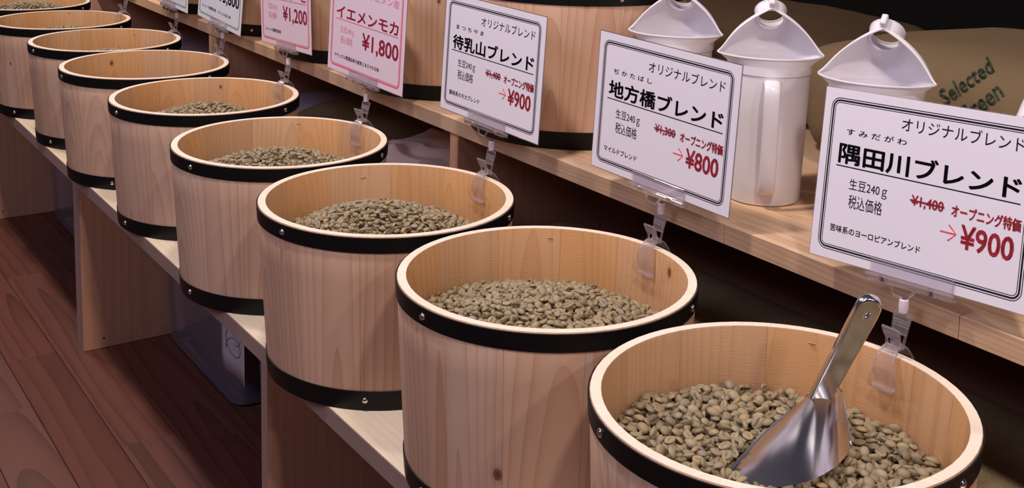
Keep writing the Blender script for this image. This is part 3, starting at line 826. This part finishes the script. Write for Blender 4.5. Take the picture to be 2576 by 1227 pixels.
# ---------------------------------------------------------------- white plastic jugs
def jug_meshes():
    hz = .169; a = .0475
    mb = MB()
    prof = [(.0, .0), (.040, .0), (.0425, .0015), (.0432, .004), (.0438, .03), (.0462, .12), (.0470, .150), (.0472, .1515), (.0486, .1525), (.0488, .156), (.0490, hz - .006)]
    ins = [(r - .0016, max(z, .0016)) for r, z in prof[::-1]]
    allp = prof + ins; nP = len(allp)
    mb.grid(lambda u, v: (lambda q, t: (max(q[0], .00001) * math.cos(t), max(q[0], .00001) * math.sin(t), q[1]))(allp[min(int(round(v * (nP - 1))), nP - 1)], u * 2 * PI), 48, nP - 1, closeu=True)
    body = mb.mesh('jug_body', M_JUG, smooth=True)
    # hood: from the lip with pointed tips up to the spout ring; local +Y = spout side
    e = rad(38); cs = Vector((0, .022, hz + .040)); X = Vector((1, 0, 0)); U = Vector((0, -math.sin(e), math.cos(e))); rs_ = .0180
    def lip(th, full=False):
        c_, s_ = math.cos(th), math.sin(th); k = abs(c_) ** 2.6
        r = .0495 + .0110 * k
        return Vector((r * c_, .0495 * s_ * (1 - .10 * k) - .004 * k, hz + .0035 * k + (.004 * abs(s_) ** 2 if s_ < 0 else 0)))
    mb = MB(); nu, nv = 44, 12
    def fn(u, v):
        th = u * PI; B_ = lip(th); ps = PI / 2 - 2 * th
        S_ = cs + X * (rs_ * math.cos(ps)) + U * (rs_ * math.sin(ps))
        q = B_.lerp(S_, v)
        # free edges sag inward, back bulges out
        edge = abs(math.cos(th)) ** 3; bow = math.sin(v * PI)
        q.x += math.copysign(.0115 * edge * math.sin(PI * v ** 1.15), math.cos(th)); q.y += .008 * bow * math.sin(th) ; q.z -= .007 * edge * math.sin(v * PI) * (1 - v)
        return q
    def hoodfn(u, v):      # first rows climb from the body to the lip, the rest is the hood
        if v < .15:
            th = u * PI; r0 = Vector((.0490 * math.cos(th), .0490 * math.sin(th), hz - .0062)); return r0.lerp(lip(th), v / .15)
        return fn(u, (v - .15) / .85)
    mb.grid(hoodfn, nu, 20)
    A_ = Vector((0, math.cos(e), math.sin(e)))
    mb.grid(lambda u, v: cs + A_ * (.013 * v) + X * ((rs_ + .0002) * math.cos(PI / 2 - u * 2 * PI)) + U * ((rs_ + .0002) * math.sin(PI / 2 - u * 2 * PI)), 32, 2, closeu=True)
    # front lip: a thin flange from tip to tip round the handle side
    def fl(u, v):
        th = PI + u * PI; L_ = lip(th); r0 = Vector((.0490 * math.cos(th), .0490 * math.sin(th), hz - .0062))
        out = Vector((math.cos(th), math.sin(th), 0)) * .002 * v
        return r0.lerp(L_, v) + out * (1 - abs(math.cos(th)) ** 5)
    mb.grid(fl, 36, 3)
    hood = mb.mesh('pouring_hood', M_JUG, smooth='all', recalc=True)
    bm = bmesh.new(); bm.from_mesh(hood); bmesh.ops.remove_doubles(bm, verts=bm.verts, dist=.0001); bmesh.ops.recalc_face_normals(bm, faces=bm.faces); bm.to_mesh(hood); bm.free()
    # rim bead along the free edges and lip
    mb = MB()
    pts = [fn(0, j / 14) for j in range(15)]; pts2 = [fn(1, j / 14) for j in range(15)]
    mb.tube(pts, .0011, 6); mb.tube(pts2, .0011, 6)
    mb.tube([fl(j / 30, 1) for j in range(31)], .0011, 6)
    mb.tube([cs + A_ * .013 + X * (rs_ * math.cos(t * PI / 12)) + U * (rs_ * math.sin(t * PI / 12)) for t in range(25)], .0012, 6)
    mb.tube([cs + X * ((rs_ - .002) * math.cos(t * PI / 12)) + U * ((rs_ - .002) * math.sin(t * PI / 12)) for t in range(25)], .0016, 6)
    bead = mb.mesh('rim_bead', M_JUG, smooth=True)
    mb = MB(); mb.box(-.0033, .0033, -.004, .010, -.003, .0085, bev=.0012)
    nub = mb.mesh('spout_tab', M_JUG, smooth=True)
    # handle: strap on the -Y side
    path = [(-.0460, .146), (-.0560, .147), (-.0640, .143), (-.0665, .134), (-.0655, .10), (-.0625, .05), (-.0600, .030), (-.0560, .022), (-.0430, .018)]
    pp = rounded(path, 3)
    mb = MB(); rows = []
    for i, (y, z) in enumerate(pp):
        p0 = Vector(pp[max(0, i - 1)]); p1 = Vector(pp[min(len(pp) - 1, i + 1)]); d = (p1 - p0).normalized(); nn = Vector((d.y, -d.x))
        r = []
        for k in range(12):
            t = k * 2 * PI / 12; w = .0092 * abs(math.cos(t)) ** .6 * (1 if math.cos(t) > 0 else -1); h = .0036 * abs(math.sin(t)) ** .7 * (1 if math.sin(t) > 0 else -1)
            r.append(mb.vert(w, y + nn.x * h, z + nn.y * h))
        rows.append(r)
    for A2, B2 in zip(rows, rows[1:]):
        for k in range(12): mb.quad([A2[k], A2[(k + 1) % 12], B2[(k + 1) % 12], B2[k]])
    mb.ngon(rows[0]); mb.ngon(rows[-1])
    handle = mb.mesh('handle', M_JUG, smooth='all')
    return body, hood, bead, nub, handle, cs + U * rs_ + A_ * .004, e
JB, JH, JR, JN, JD, NUBP, JE = jug_meshes()
for (x, y, sd, lb) in ((.310, .494, 38, 'leftmost white plastic jug with pouring hood, its top cut off by the top edge'),
                       (.303, .322, 48, 'white plastic jug with pouring hood, its full body seen right of the 800 yen sign'),
                       (.294, .160, 26, 'white plastic jug with pouring hood, right behind the nearest sign'),
                       (.300, -.062, 62, 'white plastic jug at the right edge, only a sliver of its hood in view')):
    t = thing('plastic_jug', lb, 'jug', (x, y, ZT), rad(sd - 90), 'white plastic jugs on the upper shelf')
    link('jug_body', JB, t); hd = link('pouring_hood', JH, t); link('rim_bead', JR, hd)
    link('spout_tab', JN, hd, NUBP, (JE, 0, 0)); link('handle', JD, t)

# ---------------------------------------------------------------- metal scoop
N0 = Vector((.080, .026, .196)); Lm = Vector((-.031, .020, .150)); Rm = Vector((.090, -.002, .146))
Mc = (Lm + Rm) / 2; dS = (Mc - N0); wS = (Rm - Lm).normalized(); nS = dS.cross(wS).normalized()
if nS.dot(fw) > 0: nS = -nS
dS_n = dS.normalized(); wS = nS.cross(dS_n); wS = wS if wS.dot(Rm - Lm) > 0 else -wS
t = link('scoop', None, None, tuple(N0)); t['label'] = 'polished metal scoop stuck mouth first in the beans of the nearest barrel'; t['category'] = 'scoop'
Msc = Matrix((wS, nS, -dS_n)).transposed().to_4x4(); Msc.translation = N0
t.matrix_world = Msc     # local: X across, Y towards the viewer (convex side), Z up the handle; origin at the neck
Linv = Msc.inverted()
LL = dS.length * 1.28
def body(u, v): return Linv @ shell(u, v)
def wl(q, dx, dy, dz): return Linv @ ((Msc @ q) + Vector((dx, dy, dz)))
mb = MB(); nu, nv = 32, 20
mb.grid(body, nu, nv)
# front end folds down into the beans, right and rear walls too
mb.grid(lambda u, v: wl(body(u, 1), .003 * v, .010 * v, -.045 * v * (.3 + .7 * math.sin(PI * min(1, .12 + u)))), nu, 4)
mb.grid(lambda u, v: wl(body(1, u), -.010 * v, .006 * v, -.040 * v), nv, 3)
mb.grid(lambda u, v: wl(body(u, 0), .002 * v, .004 * v, -.030 * v), nu, 3)
me = mb.mesh('scoop_body', M_STEEL, smooth=False, recalc=False)
bm = bmesh.new(); bm.from_mesh(me); bmesh.ops.remove_doubles(bm, verts=bm.verts, dist=.0002); bmesh.ops.recalc_face_normals(bm, faces=bm.faces); bm.to_mesh(me); bm.free()
for f in me.polygons: f.use_smooth = True
me.set_sharp_from_angle(angle=rad(50))
sb = link('scoop_body', me, t); md = sb.modifiers.new('thick', 'SOLIDIFY'); md.thickness = .0010; md.offset = -1
mb = MB()
mb.tube([body(0, k / 16) for k in range(17)], .0012, 6)
mb.tube([body(1, k / 16) for k in range(17)], .0009, 6)
mb.tube([body(k / 24, 0) for k in range(25)], .0009, 6)
link('rolled_rim', mb.mesh('rolled_rim', M_STEEL, smooth='all'), sb)
# handle
hb = Vector((.072, .017, .200)); ht = Vector((.075, -.022, .289))
hv = ht - hb; hl = hv.length; hz_ = hv.normalized(); hx = Vector((.80, -.58, -.12)); hx = (hx - hz_ * hx.dot(hz_)).normalized(); hy = hz_.cross(hx)
cu = bpy.data.curves.new('h', 'CURVE'); cu.dimensions = '2D'; cu.fill_mode = 'BOTH'; cu.extrude = .0022; cu.bevel_depth = .0024; cu.bevel_resolution = 3
hw = .0085; hl2 = hl + .010
out = [(-hw * .82, -.012)] + [(hw * .82, -.012)] + [(hw, hl2 - hw - .006)] + [(hw * math.cos(a_ * PI / 10), hl2 - hw + hw * math.sin(a_ * PI / 10)) for a_ in range(1, 10)] + [(-hw, hl2 - hw - .006)]
hole = [(.0036 * math.cos(a_ * PI / 8), hl2 - .0145 + .0050 * math.sin(a_ * PI / 8)) for a_ in range(16)]
for pl in (out, hole):
    sp_ = cu.splines.new('POLY'); sp_.points.add(len(pl) - 1); sp_.use_cyclic_u = True
    for q, (a_, b_) in zip(sp_.points, pl): q.co = (a_, b_, 0, 1)
co_ = bpy.data.objects.new('h', cu); COL.objects.link(co_)
hm = bpy.data.meshes.new_from_object(co_.evaluated_get(bpy.context.evaluated_depsgraph_get())); bpy.data.objects.remove(co_)
hm.name = 'scoop_handle'; hm.materials.clear(); hm.materials.append(M_STEEL)
for f in hm.polygons: f.use_smooth = True; f.material_index = 0
hm.set_sharp_from_angle(angle=rad(50))
Mh = Matrix((hx, hz_, hx.cross(hz_))).transposed().to_4x4(); Mh.translation = hb
ho = link('scoop_handle', hm, t); ho.matrix_basis = Linv @ Mh

# ---------------------------------------------------------------- sacks, cloths
def pillow(name, x0, x1, y0, y1, z0, z1, mat, label, cat, seed, amp=.012, sag=.5, group=None, sx=0.):
    cx_, cy_, cz_ = (x0 + x1) / 2, (y0 + y1) / 2, z0
    mb = MB(); nu, nv = 72, 36; hx_, hy_, hz2 = (x1 - x0) / 2, (y1 - y0) / 2, (z1 - z0) / 2
    def fn(u, v):
        a = u * 2 * PI; t_ = (v - .5) * PI; ce = lambda x, e_: math.copysign(abs(x) ** e_, x)
        x = ce(math.cos(t_), .45) * ce(math.cos(a), .4) * hx_; y = ce(math.cos(t_), .45) * ce(math.sin(a), .4) * hy_; z = ce(math.sin(t_), .55) * hz2
        q = Vector((x * 7 + seed, y * 7, z * 7)); n_ = noise.noise(q) * amp + noise.noise(q * 2.7) * amp * .45 + abs(noise.noise(q * 1.3 + Vector((5, 5, 5)))) * amp * .8
        k = 1 + n_ / max(hx_, .05)
        zz = z * (1 + n_ * 4) + hz2
        return (x * k + sx * zz, y * k, max(zz, .0))
    mb.grid(fn, nu, nv, closeu=True, su=2 * (x1 - x0 + y1 - y0), sv=(z1 - z0) * 2 + (x1 - x0))
    # planar uv for even weave
    for fi, f in enumerate(mb.f):
        mb.uv[fi] = [(mb.v[i][1], mb.v[i][0] + mb.v[i][2]) for i in f]
    return thing(name, label, cat, (cx_, cy_, cz_), 0, group, mb.mesh(name, mat, smooth='all')), fn
sack, sfn = pillow('burlap_sack', .44, .82, -.42, .47, ZT, .436, M_BURLAP, 'tan burlap sack with green stitched lettering lying behind the jugs', 'sack', 3.1, amp=.008, sx=.18)
pillow('burlap_sack', .56, .90, .50, 1.05, ZT, .41, M_BROWN, 'dark brown burlap sack in the gloom beyond the left jug', 'sack', 9.7, amp=.02, sx=.1)
pillow('burlap_sack', .205, .40, -.15, .815, .02, .104, M_OLIVE, 'folded dark olive sack lying below the upper shelf, right behind the nearest barrels', 'sack', 5.5, amp=.003)  # shape ends at the upper shelf's shadow line, standing in for that shade
pillow('burlap_sack', .26, .62, 1.40, 1.64, .02, .125, M_OLIVE, 'olive sack slumped under the upper shelf beside the pale cloth', 'sack', 2.5, amp=.02)
pillow('cloth_bag', .25, .60, 1.655, 1.835, .02, .105, M_BLUECLOTH, 'grey blue cloth bag under the upper shelf behind the fifth barrel', 'bag', 7.5, amp=.014)
pillow('cloth_bag', .25, .60, 2.36, 2.78, .02, .115, M_BLUECLOTH, 'grey cloth bag under the upper shelf by the eighth barrel, near the top edge', 'bag', 1.5, amp=.014)
pillow('burlap_sack', .26, .60, 1.91, 2.32, .02, .10, M_OLIVE, 'dim olive sack under the upper shelf behind the seventh barrel', 'sack', 12.5, amp=.012)
# crumpled pale cloth
mb = MB()
def crump(u, v):
    x = .24 + .36 * u; y = 1.10 + .29 * v
    w_ = noise.noise(Vector((x * 4, y * 4, 8))) * .5
    q = Vector((x * 7 + w_, y * 4 - w_ * 2, 3)); r = abs(noise.noise(q)) ** .8 + .35 * abs(noise.noise(q * 2.3 + Vector((3, 1, 0))))
    e = min(1, 5 * min(u, 1 - u, v, 1 - v)) ** .5
    z = .022 + e * (.066 + .030 * noise.noise(Vector((x * 5, y * 5, 1))) + .030 * (1 - min(r * 2.2, 1.3)))
    return (x - .42, y - 1.245, max(z, .0215) - .02)
mb.grid(crump, 110, 90)
cl_ = thing('crumpled_cloth', 'crumpled pale grey cloth under the upper shelf beside a wooden panel', 'cloth', (.42, 1.245, .02), 0, None, mb.mesh('crumpled_cloth', M_CLOTH, smooth='all'))
cl_.modifiers.new('thick', 'SOLIDIFY').thickness = .001
# lettering on the sack, laid on its front face
from mathutils.bvhtree import BVHTree
sm = sack.data; bvh = BVHTree.FromPolygons([v.co[:] for v in sm.vertices], [tuple(q.vertices) for q in sm.polygons])
def sack_text(body, origin, ang_, size, name):
    me = text_mesh(body, .014, 2)
    bm = bmesh.new(); bm.from_mesh(me); bmesh.ops.subdivide_edges(bm, edges=[e_ for e_ in bm.edges if e_.calc_length() > .15], cuts=2); bm.to_mesh(me); bm.free()
    # the writing runs diagonally up the bulging side that faces the customer
    C = Vector((EX, EY, EZ)) - sack.location; ca, sa = math.cos(ang_), math.sin(ang_)
    for v in me.vertices:
        a_ = (v.co.x + v.co.y * .2) * size * .78; b_ = v.co.y * size
        px = origin[0] + a_ * ca - b_ * sa; py = origin[1] - (a_ * sa + b_ * ca)
        hit = bvh.ray_cast(C, (fw + r2 * ((px - CX) / F) - u2 * ((py - CY) / F)).normalized())
        v.co = (hit[0] + hit[1] * .0015) if hit[0] is not None else Vector((.1, 0, .0))
    me.materials.clear(); me.materials.append(M_TEXTGREEN); me.name = name
    for f in me.polygons: f.material_index = 0
    o = link(name, me, sack); return o
sack_text('Selected', (2378, 268), rad(35), 58, 'stitched_lettering')
sack_text('Green', (2424, 322), rad(38), 66, 'stitched_lettering')

# ---------------------------------------------------------------- bins under the bench
def storage_bin(x0, x1, y0, y1, h, label):
    t = thing('storage_bin', label, 'storage bin', ((x0 + x1) / 2, (y0 + y1) / 2, ZF), 0, 'clear bins under the bench')
    mb = MB(); hx_, hy_ = (x1 - x0) / 2, (y1 - y0) / 2; r = .03; prof = []
    def outline(ins, z):
        pts = []
        for cx_, cy_, a0 in ((hx_ - ins - r, hy_ - ins - r, 0), (-hx_ + ins + r, hy_ - ins - r, 90), (-hx_ + ins + r, -hy_ + ins + r, 180), (hx_ - ins - r, -hy_ + ins + r, 270)):
            for k in range(7):
                a = rad(a0 + 15 * k); pts.append((cx_ + r * math.cos(a), cy_ + r * math.sin(a), z))
        return pts
    levels = [outline(.026, .004), outline(.020, .0), outline(.012, .006), outline(.009, .02), outline(0, h), outline(-.006, h), outline(-.006, h + .008)]
    base = 0
    for L_ in levels:
        for p_ in L_: mb.vert(*p_)
    n_ = 28
    for j in range(len(levels) - 1):
        for k in range(n_): mb.quad([j * n_ + k, j * n_ + (k + 1) % n_, (j + 1) * n_ + (k + 1) % n_, (j + 1) * n_ + k])
    mb.ngon(list(range(n_))[::-1])
    link('bin_tub', mb.mesh('bin_tub', M_BIN, smooth=True), t)
    mb = MB(); a = [mb.vert(*p_) for p_ in outline(-.007, h + .0085)]; b = [mb.vert(*p_) for p_ in outline(-.004, h + .016)]
    for k in range(n_): mb.quad([a[k], a[(k + 1) % n_], b[(k + 1) % n_], b[k]])
    mb.ngon(b); mb.ngon(a[::-1])
    link('bin_lid', mb.mesh('bin_lid', M_BIN, smooth=True), t)
    return t
storage_bin(.022, .168, 1.315, 1.715, .26, 'long clear storage bin with a cardboard box and printed paper in it, on the floor')
storage_bin(.026, .168, .82, 1.235, .27, 'clear storage bin behind the middle bench panel, only its left end visible')
storage_bin(.014, .168, 1.80, 2.66, .27, 'greyish clear storage bin in the far bay left of the double panel')
mb = MB(); mb.box(-.045, .045, -.16, .16, 0, .19, bev=.002)
bx = thing('cardboard_box', 'brown cardboard box inside the long clear bin', 'box', (.108, 1.53, ZF + .012), 0, None, mb.mesh('cardboard_box', M_KRAFT))
mb = MB(); mb.grid(lambda u, v: (.002 * math.sin(u * 5), (u - .5) * .105, v * .125), 8, 4)
pp_ = thing('printed_paper', 'white paper with a loop drawing propped behind the bin wall', 'paper', (.020, 1.300, ZF + .080), 0, None, mb.mesh('printed_paper', plain('paper', lin(196, 184, 190), .6), smooth='all'))
pp_.modifiers.new('thick', 'SOLIDIFY').thickness = .0004
mb = MB(); mb.tube([(-.0006 + .002 * math.sin((.5 + .28 * math.cos(a_ * .35)) * 5), .03 * math.cos(a_ * .35), .045 + .022 * math.sin(a_ * .35) + a_ * .0012) for a_ in range(32)], .0007, 5)
link('loop_drawing', mb.mesh('loop_drawing', plain('blue_ink', lin(110, 100, 150), .6), smooth='all'), pp_)
